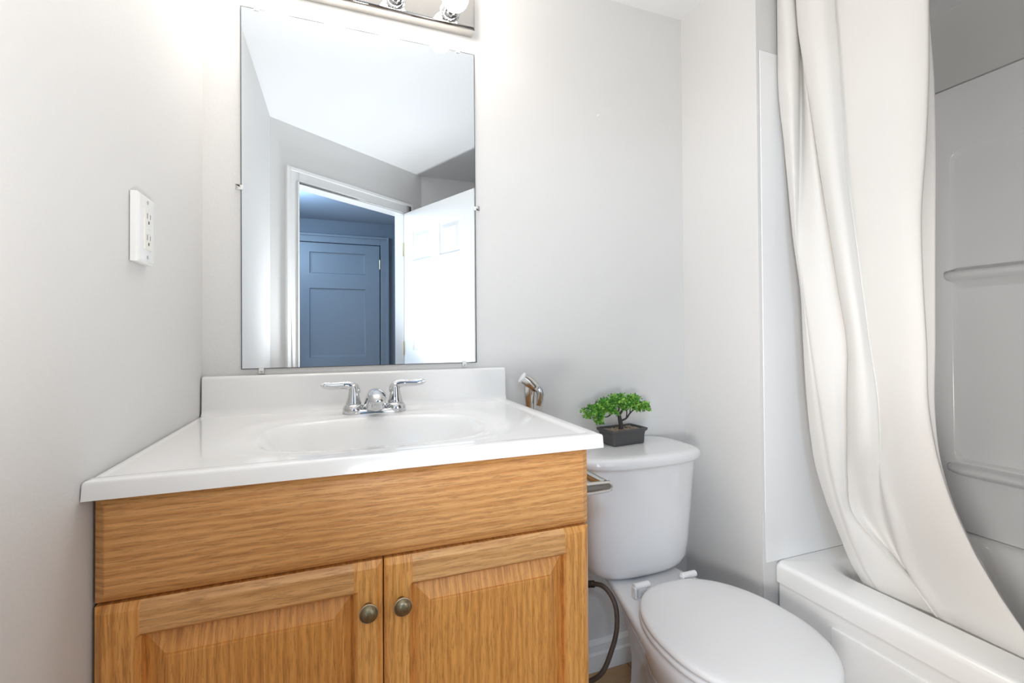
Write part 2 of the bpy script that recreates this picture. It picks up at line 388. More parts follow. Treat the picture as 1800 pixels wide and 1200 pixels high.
def cab_door(x0, x1, z0, z1, sl, sr, rl):
    """frame-and-panel door; sl, sr stile widths, rl rail height"""
    c, i = .010, .006
    xs = [0, c, sl-i, sl, (x1-x0)-sr, (x1-x0)-sr+i, x1-x0-c, x1-x0]
    zs = [0, c, rl-i, rl, z1-z0-rl, z1-z0-rl+i, z1-z0-c, z1-z0]
    V, Fc, mi = [], [], []
    for a, x in enumerate(xs):
        for b, z in enumerate(zs):
            d = 0
            if a in (0, 7) or b in (0, 7): d = .007
            elif (a in (3, 4) and 3 <= b <= 4) or (b in (3, 4) and 3 <= a <= 4): d = .0075
            V.append((x0+x, YF+d, z0+z))
    for a in range(7):
        for b in range(7):
            if a == 3 and b == 3: continue
            Fc.append((a*8+b, (a+1)*8+b, (a+1)*8+b+1, a*8+b+1)); mi.append(0 if a <= 2 or a >= 4 else 1)
    bd = [a*8 for a in range(8)] + [56+b for b in range(1, 8)] + [a*8+7 for a in range(6, -1, -1)] + [b for b in range(6, 0, -1)]
    n0 = len(V); V += [(V[k][0], YF+TF, V[k][2]) for k in bd]
    for k in range(len(bd)):
        q = (k+1) % len(bd); Fc.append((bd[k], bd[q], n0+q, n0+k)); mi.append(0)
    # thickness of the opening
    inn = [3*8+3, 4*8+3, 4*8+4, 3*8+4]; n1 = len(V); V += [(V[k][0], YF+TF, V[k][2]) for k in inn]
    for k in range(4): Fc.append((inn[k], inn[(k+1) % 4], n1+(k+1) % 4, n1+k)); mi.append(0)
    dr = mo('door', V, Fc, ['oak_v', 'oak_h2'], cab, mi=mi)
    p = rect_rings(x0+sl-.004, x1-sr+.004, z0+rl-.004, z1-rl+.004, [(0, YF+.0195), (0, YF+.0165), (.006, YF+.0165), (.034, YF+.0035), (.0345, YF+.0005), (.037, YF)])
    mo('raised_panel', p[0], p[1], 'oak_v2', dr)
    return dr
XM = .0755
dl = cab_door(XL-.004, XM-.0012, .105, .7150, .052, .045, .050)
dr = cab_door(XM+.0012, XRt, .105, .7150, .045, .052, .050)
def knob(x, z, door):
    g = lathe([(.0001, .0), (.008, 0), (.0065, -.004), (.0062, -.012), (.0145, -.0155), (.0150, -.018), (.0147, -.0195), (.0137, -.0198), (.0132, -.0192), (.0126, -.0202), (.0112, -.0228), (.0085, -.0250), (.0045, -.0263), (.0001, -.0267)], (x, YF, z), 'Y', 36)
    mi = []
    for f in g[1]:
        k = min(f)//36 if len(f) == 4 else (0 if 0 in f else 12)
        mi.append(1 if 4 <= k <= 6 else (2 if k in (7,) else 0))
    mo('knob', g[0], g[1], ['brass', 'brassring', 'dark'], door, smooth=True, mi=mi)
knob(.0505, CZ-.436, dl); knob(.1035, CZ-.4365, dr)

# ------------------------------------------------------------------ sink top
ZT = .893
top = empty('sink_top', (.08, 1.06, .868), 'glossy white one piece sink top with backsplash on the oak vanity', 'sink')
yf_, yb_ = .772, 1.338
def xl_at(y): return -.3065 + (y-.772)/(1.34-.772)*.009
def xr_at(y): return .4745 + (y-.772)/(1.34-.772)*.005
NX, NY = 150, 110
def basin(x, y):
    # rounded-rectangular bowl, soft shoulder
    cx, cyy, a, b = .088, 1.020, .222, .158
    u = abs(x-cx)/a; v = abs(y-cyy)/b
    p = 3.2
    rr = (u**p + v**p)**(1/p)
    z = 0
    if rr < 1:
        t = min(1, (1-rr)/.42); z = -.118*(1-(1-t)**2.6)
        z = -.118*(t*t*(3-2*t))**.8 if t < 1 else -.118
    # dished shoulder round the bowl
    sh = max(0, 1-max(0, rr-1)/.28) if rr >= 1 else 1
    z -= .0035*sh*sh*(3-2*sh)
    # raised anti-drip edge: front and sides
    e = min(x-xl_at(y)+.02, xr_at(y)-x, y-yf_)
    t = max(0, min(1, (.030-e)/.012)); z += .0030*t*t*(3-2*t)
    return z
V = []
for i in range(NX+1):
    for j in range(NY+1):
        y = yf_+.004 + (yb_-yf_-.004)*j/NY; xa, xb = xl_at(y)+.004, xr_at(y)-.004
        x = xa + (xb-xa)*i/NX; V.append((x, y, ZT-.003+basin(x, y)))
Fc = [(i*(NY+1)+j, (i+1)*(NY+1)+j, (i+1)*(NY+1)+j+1, i*(NY+1)+j+1) for i in range(NX) for j in range(NY)]
bd = [i*(NY+1) for i in range(NX+1)] + [NX*(NY+1)+j for j in range(1, NY+1)] + [i*(NY+1)+NY for i in range(NX-1, -1, -1)] + [j for j in range(NY-1, 0, -1)]
prev = bd
for o_, dz in ((.0025, -.0008), (.0038, -.0025), (.0042, -.005), (.0052, -.0262)):
    n0 = len(V)
    for k in bd:
        x, y, z = V[k]; sx = 1 if k >= NX*(NY+1) else (-1 if k <= NY else 0); sy = -1 if k % (NY+1) == 0 else 0
        V.append((x+sx*o_, y+sy*o_, (z+dz) if dz > -.02 else ZT-.0255))
    cur = list(range(n0, n0+len(bd)))
    Fc += [(prev[k], prev[(k+1) % len(bd)], cur[(k+1) % len(bd)], cur[k]) for k in range(len(bd))]; prev = cur
mo('countertop', V, Fc, 'counter', top, smooth=True, auto=60)
# backsplash with rounded top and a cove at the counter
bs = []
for x in (xl_at(1.33)+.0005, .4795):
    bs.append([(x, 1.3405, ZT-.006), (x, 1.309, ZT-.006), (x, 1.3135, ZT+.0015), (x, 1.3165, ZT+.006), (x, 1.3185, ZT+.014), (x, 1.3205, ZT+.083), (x, 1.3218, ZT+.0885), (x, 1.3255, ZT+.0912), (x, 1.3405, ZT+.0918)])
g = loft(bs); mo('backsplash', g[0], g[1], 'counter', top, bevel=.0025, seg=3)
g = lathe([(.0001, .004), (.017, .004), (.021, .0025), (.0215, -.002), (.0001, -.002)], (.088, 1.03, ZT-.120), 'Z', 32)
mo('drain', g[0], g[1], 'chrome', top, smooth=True, auto=50)

# ------------------------------------------------------------------ faucet
fx, fy, fz = .0965, 1.232, ZT-.0055
fau = empty('faucet', (fx, fy, fz), 'chrome two handle centerset faucet behind the sink basin', 'faucet')
lo = []
for s, z in ((1, 0), (1, .006), (.96, .010), (.86, .0125)):
    lo.append([(fx+.077*s*math.copysign(abs(math.cos(a))**.7, math.cos(a)), fy+.027*s*math.copysign(abs(math.sin(a))**.8, math.sin(a)), fz+z) for a in [2*math.pi*k/48 for k in range(48)]])
g = loft(lo); mo('base_plate', g[0], g[1], 'chrome', fau, smooth=True, auto=50)
for s in (-1, 1):
    hx = fx+s*.0505
    g1 = lathe([(.0255, .004), (.0262, .010), (.0255, .016), (.0215, .0225), (.0180, .0250), (.0188, .0262), (.0186, .028), (.0165, .034), (.0140, .044), (.0122, .055), (.0112, .063), (.0098, .069), (.0065, .0735), (.0001, .0752)], (hx, fy, fz), 'Z', 32)
    P = catmull([(hx-s*.006, fy+.001, fz+.050), (hx-s*.002, fy, fz+.064), (hx+s*.012, fy-.001, fz+.0712), (hx+s*.030, fy-.003, fz+.0722), (hx+s*.050, fy-.006, fz+.0722), (hx+s*.066, fy-.009, fz+.0745), (hx+s*.076, fy-.011, fz+.0765)], 8)
    g2 = tube(P, [.0085, .0105, .0095, .0078, .0076, .0074, .0062, .0025], 16, flat=(1.15, .72))
    g = join(g1, g2); mo('handle', g[0], g[1], 'chrome', fau, smooth=True, auto=50)
lo = []
for y, z, wx, h, tl in ((fy+.000, fz+.003, .036, .026, 82), (fy-.002, fz+.012, .0305, .025, 78), (fy-.006, fz+.028, .0255, .024, 66), (fy-.016, fz+.043, .0225, .019, 42), (fy-.034, fz+.051, .0215, .0150, 16), (fy-.056, fz+.051, .0210, .0135, -6), (fy-.075, fz+.046, .0205, .0130, -22), (fy-.086, fz+.040, .0180, .011, -35), (fy-.093, fz+.036, .0120, .007, -45), (fy-.095, fz+.034, .001, .0008, -45)):
    t = R(tl); L = []
    for k in range(28):
        a = 2*math.pi*k/28; uu = math.sin(a)*h
        L.append((fx+wx*math.cos(a), y+uu*math.sin(t), z+uu*math.cos(t)))
    lo.append(L)
g = loft(lo); mo('spout', g[0], g[1], 'chrome', fau, smooth=True)
g = lathe([(.0125, .014), (.0128, -.006), (.0120, -.0085), (.0105, -.009), (.0100, -.006), (.0001, -.006)], (fx, fy-.074, fz+.031), 'Z', 28)
mo('aerator', g[0], g[1], 'chrome', fau, smooth=True, auto=50)
g = tube([(fx, fy+.016, fz+.01), (fx, fy+.016, fz+.050)], .0028, 10); h_ = lathe([(.0001, -.004), (.005, -.003), (.0062, 0), (.005, .004), (.0001, .005)], (fx, fy+.016, fz+.052), 'Z', 16)
g = join(g, h_); mo('lift_rod', g[0], g[1], 'chrome', fau, smooth=True, auto=50)

# ------------------------------------------------------------------ mirror
mz, mx0 = CZ-.0805, -.2155
mr = R(-.16)
def mp_(a, b): return (mx0+a*math.cos(mr)+b*math.sin(mr), mz+b*math.cos(mr)-a*math.sin(mr))
mir = empty('wall_mirror', (.09, 1.337, mz), 'frameless rectangular mirror clipped to the wall above the sink', 'mirror')
def mring(i, y): return [(mp_(a, b)[0], y, mp_(a, b)[1]) for a, b in ((i, i), (.6105-i, i), (.6105-i, .914-i), (i, .914-i))]
g = loft([mring(0, 1.3405), mring(0, 1.3362), mring(.0016, 1.3360), mring(.0018, 1.3360)])
mo('mirror_glass', g[0], g[1], ['edge', 'mirror'], mir, mi=[0]*13 + [1])
for a, b, dx, dz in ((.036, .914, 0, 1), (.560, .914, 0, 1), (0, .455, -1, 0), (.6105, .455, 1, 0), (.045, 0, 0, -1), (.572, 0, 0, -1)):
    x, z = mp_(a, b)
    g = []
    if dx: g = [boxg(min(x-dx*.006, x+dx*.011), max(x-dx*.006, x+dx*.011), 1.3325, 1.3352, z-.006, z+.006), boxg(min(x+dx*.001, x+dx*.011), max(x+dx*.001, x+dx*.011), 1.3325, YB, z-.006, z+.006)]
    else: g = [boxg(x-.006, x+.006, 1.3325, 1.3352, min(z-dz*.006, z+dz*.011), max(z-dz*.006, z+dz*.011)), boxg(x-.006, x+.006, 1.3325, YB, min(z+dz*.001, z+dz*.011), max(z+dz*.001, z+dz*.011))]
    g = join(*g); c = mo('mirror_clip', g[0], g[1], 'plastic', mir, bevel=.0008)
    s = lathe([(.0001, -.0012), (.0022, -.0009), (.0028, 0), (.0028, .002)], (x+dx*.006, 1.3322, z+dz*.006), 'Y', 14); mo('screw', s[0], s[1], 'steel', c, smooth=True)

# ------------------------------------------------------------------ vanity light bar
lb = empty('vanity_light', (.081, 1.33, 1.966), 'white light bar with round lit bulbs above the mirror', 'light')
x0, x1, z0, z1 = -.224, .386, CZ+.886, CZ+1.002
g = rect_rings(x0, x1, z0, z1, [(0, 1.341), (0, 1.306), (.003, 1.302), (.006, 1.3005), (.009, 1.3005)])
mo('back_plate', g[0], g[1], 'platem', lb, bevel=.001)
zb = CZ+.920
for k in range(4):
    bx = .3105 - k*.1525
    g = lathe([(.0001, 1.3015), (.027, 1.3015), (.029, 1.299), (.027, 1.2965), (.0225, 1.2955), (.0220, 1.286), (.0228, 1.285), (.0228, 1.282), (.0215, 1.281), (.0205, 1.272), (.0001, 1.272)], (bx, 0, zb), 'Y', 32)
    so = mo('socket', g[0], g[1], 'chrome', lb, smooth=True, auto=45)
    pr = [(.0135, 1.2722), (.0150, 1.268)] + [(.0365*math.sin(R(a)), 1.238+.0365*math.cos(R(a))) for a in range(24, 180, 12)] + [(.0002, 1.2015)]
    g = lathe(pr, (bx, 0, zb), 'Y', 32); mo('bulb', g[0], g[1], 'bulb', lb, smooth=True)

# ------------------------------------------------------------------ GFCI outlet on the left wall
ot = empty('wall_outlet', (-.306, .9625, CZ+.18), 'white two socket outlet plate on the left wall above the counter', 'outlet')
xo = -.3055; oy0, oy1, oz0, oz1 = .919, .991, CZ+.124, CZ+.238
lo = [[(x, y, z) for y, z in ((oy0+i, oz0+i), (oy1-i, oz0+i), (oy1-i, oz1-i), (oy0+i, oz1-i))] for i, x in ((0, xo), (0, xo+.0095), (.0035, xo+.0125), (.005, xo+.0128))]
g = loft(lo); mo('cover_plate', g[0], g[1], 'plastic', ot, bevel=.001)
g = boxg(xo+.010, xo+.0148, .939, .972, CZ+.147, CZ+.215); rc = mo('receptacle', g[0], g[1], 'ivory', ot, bevel=.001)
xs_ = xo+.0151
for zc in (CZ+.199, CZ+.163):
    g = join(boxg(xs_-.001, xs_, .9475, .9490, zc, zc+.009), boxg(xs_-.001, xs_, .9610, .9622, zc+.001, zc+.0085), boxg(xs_-.001, xs_, .9530, .9570, zc-.0085, zc-.0035))
    mo('slot', g[0], g[1], 'dark', rc)
for zc in (CZ+.184, CZ+.1765):
    g = boxg(xs_-.001, xs_+.0006, .949, .963, zc-.0025, zc+.0025); mo('button', g[0], g[1], 'plastic', rc, bevel=.0004)
for zc in (CZ+.227, CZ+.135):
    g = lathe([(.003, xo+.012), (.003, xo+.0135), (.0001, xo+.0137)], (0, .9555, zc), 'X', 14); mo('screw', g[0], g[1], 'steel', ot, smooth=True, auto=40)

# tiny leftover screw in the back wall
g = lathe([(.0022, 0), (.0022, -.006), (.0035, -.0065), (.003, -.0085), (.0001, -.009)], (.815, YB, CZ+.723), 'Y', 14)
tag(mo('wall_screw', g[0], g[1], 'plastic', None, smooth=True, auto=40), 'tiny leftover screw in the bare wall right of the mirror', 'screw')

# ------------------------------------------------------------------ bidet sprayer on the back wall
sp = empty('bidet_sprayer', (.555, YB, .90), 'chrome hand held bidet sprayer hanging on the wall right of the backsplash', 'sprayer')
P = catmull([(.521, 1.282, CZ-.126), (.537, 1.279, CZ-.138), (.552, 1.278, CZ-.151), (.559, 1.279, CZ-.160)], 5)
g1 = tube(P, [.0145, .0165, .0165, .0125], 18)
P = catmull([(.541, 1.283, CZ-.142), (.543, 1.288, CZ-.170), (.546, 1.294, CZ-.205), (.548, 1.298, CZ-.262)], 6)
g2 = tube(P, [.016, .0165, .0130, .0100], 16)
g = join(g1, g2); mo('spray_body', g[0], g[1], 'satin', sp, smooth=True, auto=50)
g = lathe([(.0150, 0), (.0165, .002), (.0165, .006), (.0140, .008)], (0, 0, 0), 'Z', 20)
d_ = Vector((-.80, .10, .55)).normalized().to_track_quat('Z', 'Y').to_matrix()
g = ([tuple(d_ @ Vector(v) + Vector((.521, 1.282, CZ-.1265))) for v in g[0]], g[1]); mo('spray_face', g[0], g[1], 'plastic', sp, smooth=True, auto=40)
P = catmull([(.5600, 1.275, CZ-.154), (.5690, 1.270, CZ-.168), (.5690, 1.271, CZ-.190), (.566, 1.273, CZ-.208)], 5)
g = tube(P, [.009, .0095, .0085, .0065], 12, flat=(.5, 1.15)); mo('lever', g[0], g[1], 'chrome', sp, smooth=True)
g = join(boxg(.532, .566, 1.315, YB, CZ-.262, CZ-.222), lathe([(.0115, 0), (.0150, 0), (.0150, .026), (.0115, .026)], (.548, 1.300, CZ-.262), 'Z', 20)); mo('wall_bracket', g[0], g[1], 'satin', sp, bevel=.002)
P = catmull([(.548, 1.298, CZ-.262), (.549, 1.300, CZ-.34), (.545, 1.305, .60), (.53, 1.31, .45), (.55, 1.31, .28), (.60, 1.31, .22), (.622, 1.30, .24)], 10)
g = tube(P, .0062, 12); mo('hose', g[0], g[1], 'satin', sp, smooth=True)

# ------------------------------------------------------------------ chrome paper holder on the vanity side
tp = empty('toilet_paper_holder', (.4575, .95, .73), 'chrome bar holder fixed to the vanity side in front of the toilet tank', 'paper holder')
zt = CZ-.336
for yy in (.905, 1.085):
    lo = [[(x, yy+b*math.cos(a)*1.0, zt+c*math.sin(a)+dz_) for a in [2*math.pi*k/24 for k in range(24)]] for x, b, c, dz_ in ((.4545, .022, .022, 0), (.459, .022, .022, 0), (.461, .0135, .0150, 0), (.535, .0120, .0135, 0), (.566, .0120, .0130, 0), (.573, .0115, .0118, .0005), (.5755, .0095, .0085, .0015), (.576, .001, .001, .002))]
    g = loft(lo); mo('post', g[0], g[1], 'satin', tp, smooth=True, auto=50)
g = tube([(.562, .905, zt+.004), (.562, 1.085, zt+.002)], .0105, 16); mo('bar', g[0], g[1], 'satin', tp, smooth=True, auto=50)

# ------------------------------------------------------------------ toilet
TX = .842
to = empty('toilet', (TX, 1.0, 0), 'white two piece toilet with closed lid between vanity and bathtub', 'toilet')
def tank_ring(wd, yf, yb, z, bow=.018, p=5.0, n=64, ro=0):
    L = []; cy_ = (yf+yb)/2; hb = (yb-yf)/2
    for k in range(n):
        a = 2*math.pi*k/n; c, s = math.cos(a), math.sin(a)
        x = 1.025*wd*math.copysign(abs(c)**(2/p), c); y = hb*math.copysign(abs(s)**(2/p), s)
        if s < 0: y += bow*(abs(x)/wd)**2*(abs(s)**.5)
        L.append((TX+x, cy_+y, z))
    return L
tk = [tank_ring(w_, a, 1.326, z, b, p) for w_, a, z, b, p in ((.112, 1.150, .386, .010, 3.5), (.130, 1.138, .3875, .012, 4), (.145, 1.128, .393, .014, 4), (.154, 1.121, .404, .016, 4.5), (.160, 1.116, .422, .018, 5), (.166, 1.112, .465, .02, 5), (.175, 1.107, .560, .022, 5), (.182, 1.102, .650, .024, 5), (.188, 1.099, .712, .024, 5))]
g = loft(tk); mo('tank', g[0], g[1], 'porcelain', to, smooth=True, auto=50)
ld = [tank_ring(w_, a, 1.334, z, b, p) for w_, a, z, b, p in ((.192, 1.094, .7075, .026, 5), (.199, 1.088, .709, .027, 5), (.2015, 1.0855, .714, .027, 5), (.2025, 1.0845, .722, .027, 5), (.2010, 1.086, .730, .027, 5), (.1965, 1.0905, .7355, .026, 4.6), (.187, 1.100, .7388, .026, 4.2), (.165, 1.118, .7402, .024, 3.6), (.10, 1.16, .7405, .015, 3))]
g = loft(ld); mo('tank_lid', g[0], g[1], 'porcelain', to, smooth=True, auto=60)
def bowl_ring(z, yf, ym, yb, wm, wb, n=40, pf=2.0):
    half = []
    for k in range(n+1):
        t = k/n
        if t <= .6:
            a = t/.6*math.pi/2; y = ym-(ym-yf)*math.cos(a)**(2/pf); x = wm*math.sin(a)**(2/pf)
        else:
            s = (t-.6)/.4; y = ym+(yb-ym)*s; q = s*s*(3-2*s); x = wm+(wb-wm)*q
            if s > .93: x -= .0
        half.append((x, y))
    return [(TX+x, y, z) for x, y in half] + [(TX-x, y, z) for x, y in reversed(half[1:])]
bw = [bowl_ring(*a) for a in (
 (0.0, .755, .95, 1.17, .110, .085), (.012, .750, .95, 1.175, .114, .088), (.03, .765, .95, 1.17, .104, .072), (.09, .80, .95, 1.15, .088, .048),
 (.16, .79, .92, 1.15, .095, .045), (.23, .725, .88, 1.17, .130, .046), (.285, .665, .85, 1.20, .160, .050), (.325, .633, .83, 1.25, .175, .060),
 (.352, .620, .82, 1.29, .181, .082), (.372, .616, .82, 1.305, .182, .094), (.382, .622, .82, 1.305, .177, .094), (.3845, .640, .82, 1.298, .162, .088))]
g = loft(bw); mo('bowl', g[0], g[1], 'porcelain', to, smooth=True, auto=70)
def egg(z, i=0.0, yf=.607, ym=.815, yb=1.050, wm=.193, wb=.090):
    return bowl_ring(z, yf+i, ym, yb-i, wm-i, wb-i*.6)
def egg2(z, i, **k):
    L = []; yf, ym, yb, wm = k.get('yf', .607)+i, .815, 1.050-i, .183-i
    n = 96
    for q in range(n):
        a = 2*math.pi*q/n; s, c = math.sin(a), math.cos(a)
        if c >= 0: x = wm*s; y = ym-(ym-yf)*c               # front half
        else:
            pp = 2.7; x = wm*math.copysign(abs(s)**(2/pp), s)*(1-.16*(-c)**1.5); y = ym+(yb-ym)*abs(c)**(2/pp)
        L.append((TX+x, y, z))
    return L
g = loft([egg2(z-.0135, i) for z, i in ((.3990, .010), (.4005, .003), (.404, 0), (.410, .001), (.4135, .005), (.4145, .012))])
mo('seat', g[0], g[1], 'seat', to, smooth=True, auto=60)
g = loft([egg2(z-.0135, i) for z, i in ((.4150, .010), (.4162, .0045), (.4185, .002), (.4225, .0015), (.4265, .0035), (.4292, .008), (.4312, .018), (.4325, .040), (.4332, .075), (.4335, .12))])
mo('seat_lid', g[0], g[1], 'seat', to, smooth=True, auto=60)
for s in (-1, 1):
    hx = TX+s*.078
    g1 = tube([(hx-.024, 1.056, .413), (hx+.024, 1.056, .413)], .0088, 16)
    g2 = boxg(hx-.012, hx+.012, 1.048, 1.066, .384, .411)
    g3 = boxg(hx-.027, hx-.022, 1.044, 1.062, .386, .414)
    g = join(g1, g2, g3); mo('hinge', g[0], g[1], 'seat', to, bevel=.002)
# dark disc for the shade in the mounting bolt hole under the tank corner
g = lathe([(.0001, -.001), (.006, -.001), (.006, .002)], (TX-.092, 1.14, .362), 'X', 16); mo('bolt_hole', g[0], g[1], 'dark', to, smooth=True, auto=40)

# braided supply hose and the shut off valve
hs = empty('supply_hose', (.66, 1.22, .10), 'dark braided water supply hose curving down between vanity and toilet', 'hose')
P = catmull([(.690, 1.205, .361), (.707, 1.150, .374), (.716, 1.110, .347), (.709, 1.090, .299), (.694, 1.090, .243), (.664, 1.100, .176), (.630, 1.150, .130), (.600, 1.22, .13), (.598, 1.275, .150)], 10)
g = tube(P, .0065, 14); mo('hose', g[0], g[1], 'hose', hs, smooth=True)
g = tube([(.668, 1.215, .357), (.700, 1.190, .364)], .010, 8); mo('coupling_nut', g[0], g[1], 'black', hs, auto=30)
sv = empty('shutoff_valve', (.60, 1.30, .17), 'black handled shutoff valve on the wall low behind the vanity', 'valve')
g = tube([(.598, YB, .17), (.598, 1.27, .17)], .009, 14); g2 = tube([(.598, 1.285, .155), (.598, 1.285, .205)], .010, 14)
g = join(g, g2); mo('valve_body', g[0], g[1], 'satin', sv, smooth=True, auto=40)
g = lathe([(.0001, 0), (.026, 0), (.029, .004), (.026, .010), (.0001, .012)], (.622, 1.285, .250), 'X', 24)
g = join(g, tube([(.598, 1.285, .205), (.598, 1.285, .25), (.622, 1.285, .25)], .007, 12)); mo('valve_handle', g[0], g[1], 'black', sv, smooth=True, auto=40)

# ------------------------------------------------------------------ bonsai
bz = .7408
bo = empty('potted_bonsai', (.86, 1.27, bz), 'small green bonsai in a charcoal rectangular pot on the toilet tank', 'bonsai')
ang = R(6); pc = Vector((.8475, 1.2645))
def pl_(u, v, z): return (pc.x+u*math.cos(ang)-v*math.sin(ang), pc.y+u*math.sin(ang)+v*math.cos(ang), bz+z)
def pring(a, b, z, r=.006): return [pl_(p[0], p[1], z) for p in rrect(-a, a, -b, b, r, 0, 4)]
g = loft([pring(.058, .034, .0), pring(.0605, .0355, .0015), pring(.0615, .036, .010), pring(.0625, .0365, .028), pring(.0645, .038, .037), pring(.069, .041, .0405), pring(.0705, .042, .043), pring(.0705, .042, .047), pring(.069, .041, .0485), pring(.064, .037, .0485), pring(.062, .0355, .046), pring(.0605, .034, .041)], True, True)
mo('pot', g[0], g[1], 'pot', bo, smooth=True, auto=45)
gs = []
for k in range(150):
    u, v = random.uniform(-.057, .057), random.uniform(-.031, .031); rr = random.uniform(.0028, .0052)
    bm = bmesh.new(); bmesh.ops.create_icosphere(bm, subdivisions=1, radius=rr)
    gs.append(([(lambda q: (q[0], q[1], q[2]))(pl_(u+w_.co.x*1.2, v+w_.co.y, .0425+w_.co.z*.7+random.uniform(-.0003, .0003))) for w_ in bm.verts], [tuple(a.index for a in f.verts) for f in bm.faces])); bm.free()
g = join(*gs); tag(mo('pebbles', g[0], g[1], 'pebble', bo, smooth=True), kind='stuff')
T0 = Vector(pl_(-.005, 0, .040))
def tw(dx, dy, dz): return tuple(T0 + Vector((dx*1.07, dy, dz*1.22 if dz > 0 else dz)))
br = [tube(catmull([tw(.002, 0, -.004), tw(.001, 0, .012), tw(-.003, 0, .030), tw(-.006, .002, .042), tw(-.018, .004, .052), tw(-.034, .004, .055)], 6), [.0095, .0072, .0060, .0052, .0035, .0022], 10)]
for pts, rs in (([(-.004, 0, .040), (.004, 0, .048), (.012, .002, .056), (.020, .004, .066)], [.0045, .0035, .0025, .0015]),
                ([(.003, 0, .024), (.018, -.003, .030), (.030, -.004, .042), (.048, -.002, .052)], [.0034, .0030, .0025, .0015]),
                ([(-.012, .002, .049), (-.03, -.004, .046), (-.050, -.008, .038), (-.068, -.008, .040)], [.0033, .0026, .002, .0012]),
                ([(-.034, .004, .055), (-.05, .006, .062), (-.072, .004, .060)], [.0022, .0018, .001]),
                ([(.018, -.003, .030), (.024, .004, .045), (.022, .008, .062)], [.0022, .0018, .001]),
                ([(-.006, .002, .042), (-.008, -.004, .056), (-.004, -.008, .070)], [.0026, .002, .0012]),
                ([(.030, -.004, .042), (.036, .003, .054), (.040, .006, .066)], [.002, .0015, .001])):
    br.append(tube(catmull([tw(*p) for p in pts], 5), rs, 8))
g = join(*br); mo('trunk', g[0], g[1], 'bark', bo, smooth=True, auto=60)
LV, LF = [], []
def leafs(c, n, size):
    for _ in range(n):
        d = Vector((random.gauss(0, 1), random.gauss(0, 1), random.gauss(.25, 1))).normalized()
        s = d.cross(Vector((random.gauss(0, 1), random.gauss(0, 1), random.gauss(0, 1)))).normalized(); nn = d.cross(s)
        L = size*random.uniform(.75, 1.25); Wl = L*.30; b0 = len(LV); o = Vector(c)+d*.0012
        LV.extend([tuple(o), tuple(o+d*L*.45+s*Wl+nn*Wl*.4), tuple(o+d*L*.8+s*Wl*.75+nn*Wl*.3), tuple(o+d*L), tuple(o+d*L*.8-s*Wl*.75+nn*Wl*.3), tuple(o+d*L*.45-s*Wl+nn*Wl*.4)])
        LF.append((b0, b0+1, b0+2, b0+3)); LF.append((b0, b0+3, b0+4, b0+5))
for cx, cy_, cz, ax, ay, az, n in ((-.096, .0, .052, .030, .026, .019, 85), (-.070, -.004, .062, .026, .026, .022, 85), (-.078, -.010, .034, .018, .018, .012, 30), (-.042, -.002, .068, .030, .028, .023, 110),
                                    (-.030, -.008, .052, .018, .022, .010, 30), (-.008, .0, .080, .028, .028, .018, 95), (.012, -.003, .066, .020, .026, .016, 60), (.036, .0, .072, .026, .028, .020, 85), (.058, .0, .066, .024, .026, .021, 85), (.078, -.002, .058, .020, .020, .015, 60)):
    for _ in range(int(n*.8)):
        a = Vector((random.gauss(0, 1), random.gauss(0, 1), random.gauss(0, 1))).normalized()*random.uniform(.45, 1)
        leafs(T0 + Vector(((cx+a.x*ax)*1.08, cy_*1+a.y*ay, cz*1.2+a.z*az*1.08)), 6, .0086)
mo('foliage', LV, LF, 'leaf', bo)

# ------------------------------------------------------------------ bathtub
tb = empty('bathtub', (1.6, .25, 0), 'white alcove bathtub with flat rim right of the toilet', 'bathtub')
X0, X1, Y0, Y1, ZR = 1.207, 1.994, -.52, 1.0257, .415
def tr(i, z, r=.012): return rrect(X0+i, X1-min(i, .006), Y0+min(i, .006), Y1-min(i, .004), r, z, 10)
def ti(i, z, r): return rrect(X0+.113+i, X1-.060-i, Y0+.09+i, Y1-.075-i*1.5, r, z, 10)
lo = [tr(.006, 0), tr(.006, .355), tr(.006, .3585), tr(0, .3585), tr(0, .400), tr(.0015, .4075), tr(.006, .4130), tr(.014, ZR), ti(-.014, ZR, .09), ti(-.006, .413, .09), ti(0, .4075, .09), ti(.006, .392, .10), ti(.030, .25, .12), ti(.052, .13, .13), ti(.075, .095, .13), ti(.12, .082, .12)]
g = loft(lo, True, True); mo('tub_shell', g[0], g[1], 'tub', tb, smooth=True, auto=40)
g = loft([[(x, y, z) for y, z in ((.86-i, .04+i), (-.30+i, .04+i), (-.30+i, .315-i), (.86-i, .315-i))] for i, x in ((0, X0+.007), (0, X0+.002), (.004, X0+.0005), (.008, X0+.0005))])
mo('apron_panel', g[0], g[1], 'tub', tb, bevel=.001)
g = lathe([(.0001, -.006), (.030, -.005), (.034, 0), (.034, .004)], (1.62, Y1-.075-.012, .33), 'Y', 28); mo('overflow_cap', g[0], g[1], 'chrome', tb, smooth=True, auto=50)

# ------------------------------------------------------------------ tub surround
su = empty('tub_surround', (1.6, .25, ZR), 'white moulded shower surround panels with shelves around the bathtub', 'shower surround')
ZS = CZ+.833
box('end_panel', XR+.010, XF-.003, YE-.0045, YE-.0005, ZR+.0005, ZS, 'surround', su, bevel=.001)
g = panelled(1.60, ZS-ZR-.002, .022, [(.052, 1.50, .226, 1.282)], [(.004, .002), (.012, .014), (.014, .014)], both=False, rc=.035)
g = place(g, (XF-.026, YE-.006, ZR+.002), (0, -1), (1, 0))
mo('side_panel', g[0], g[1], 'surround', su, auto=35, smooth=True)
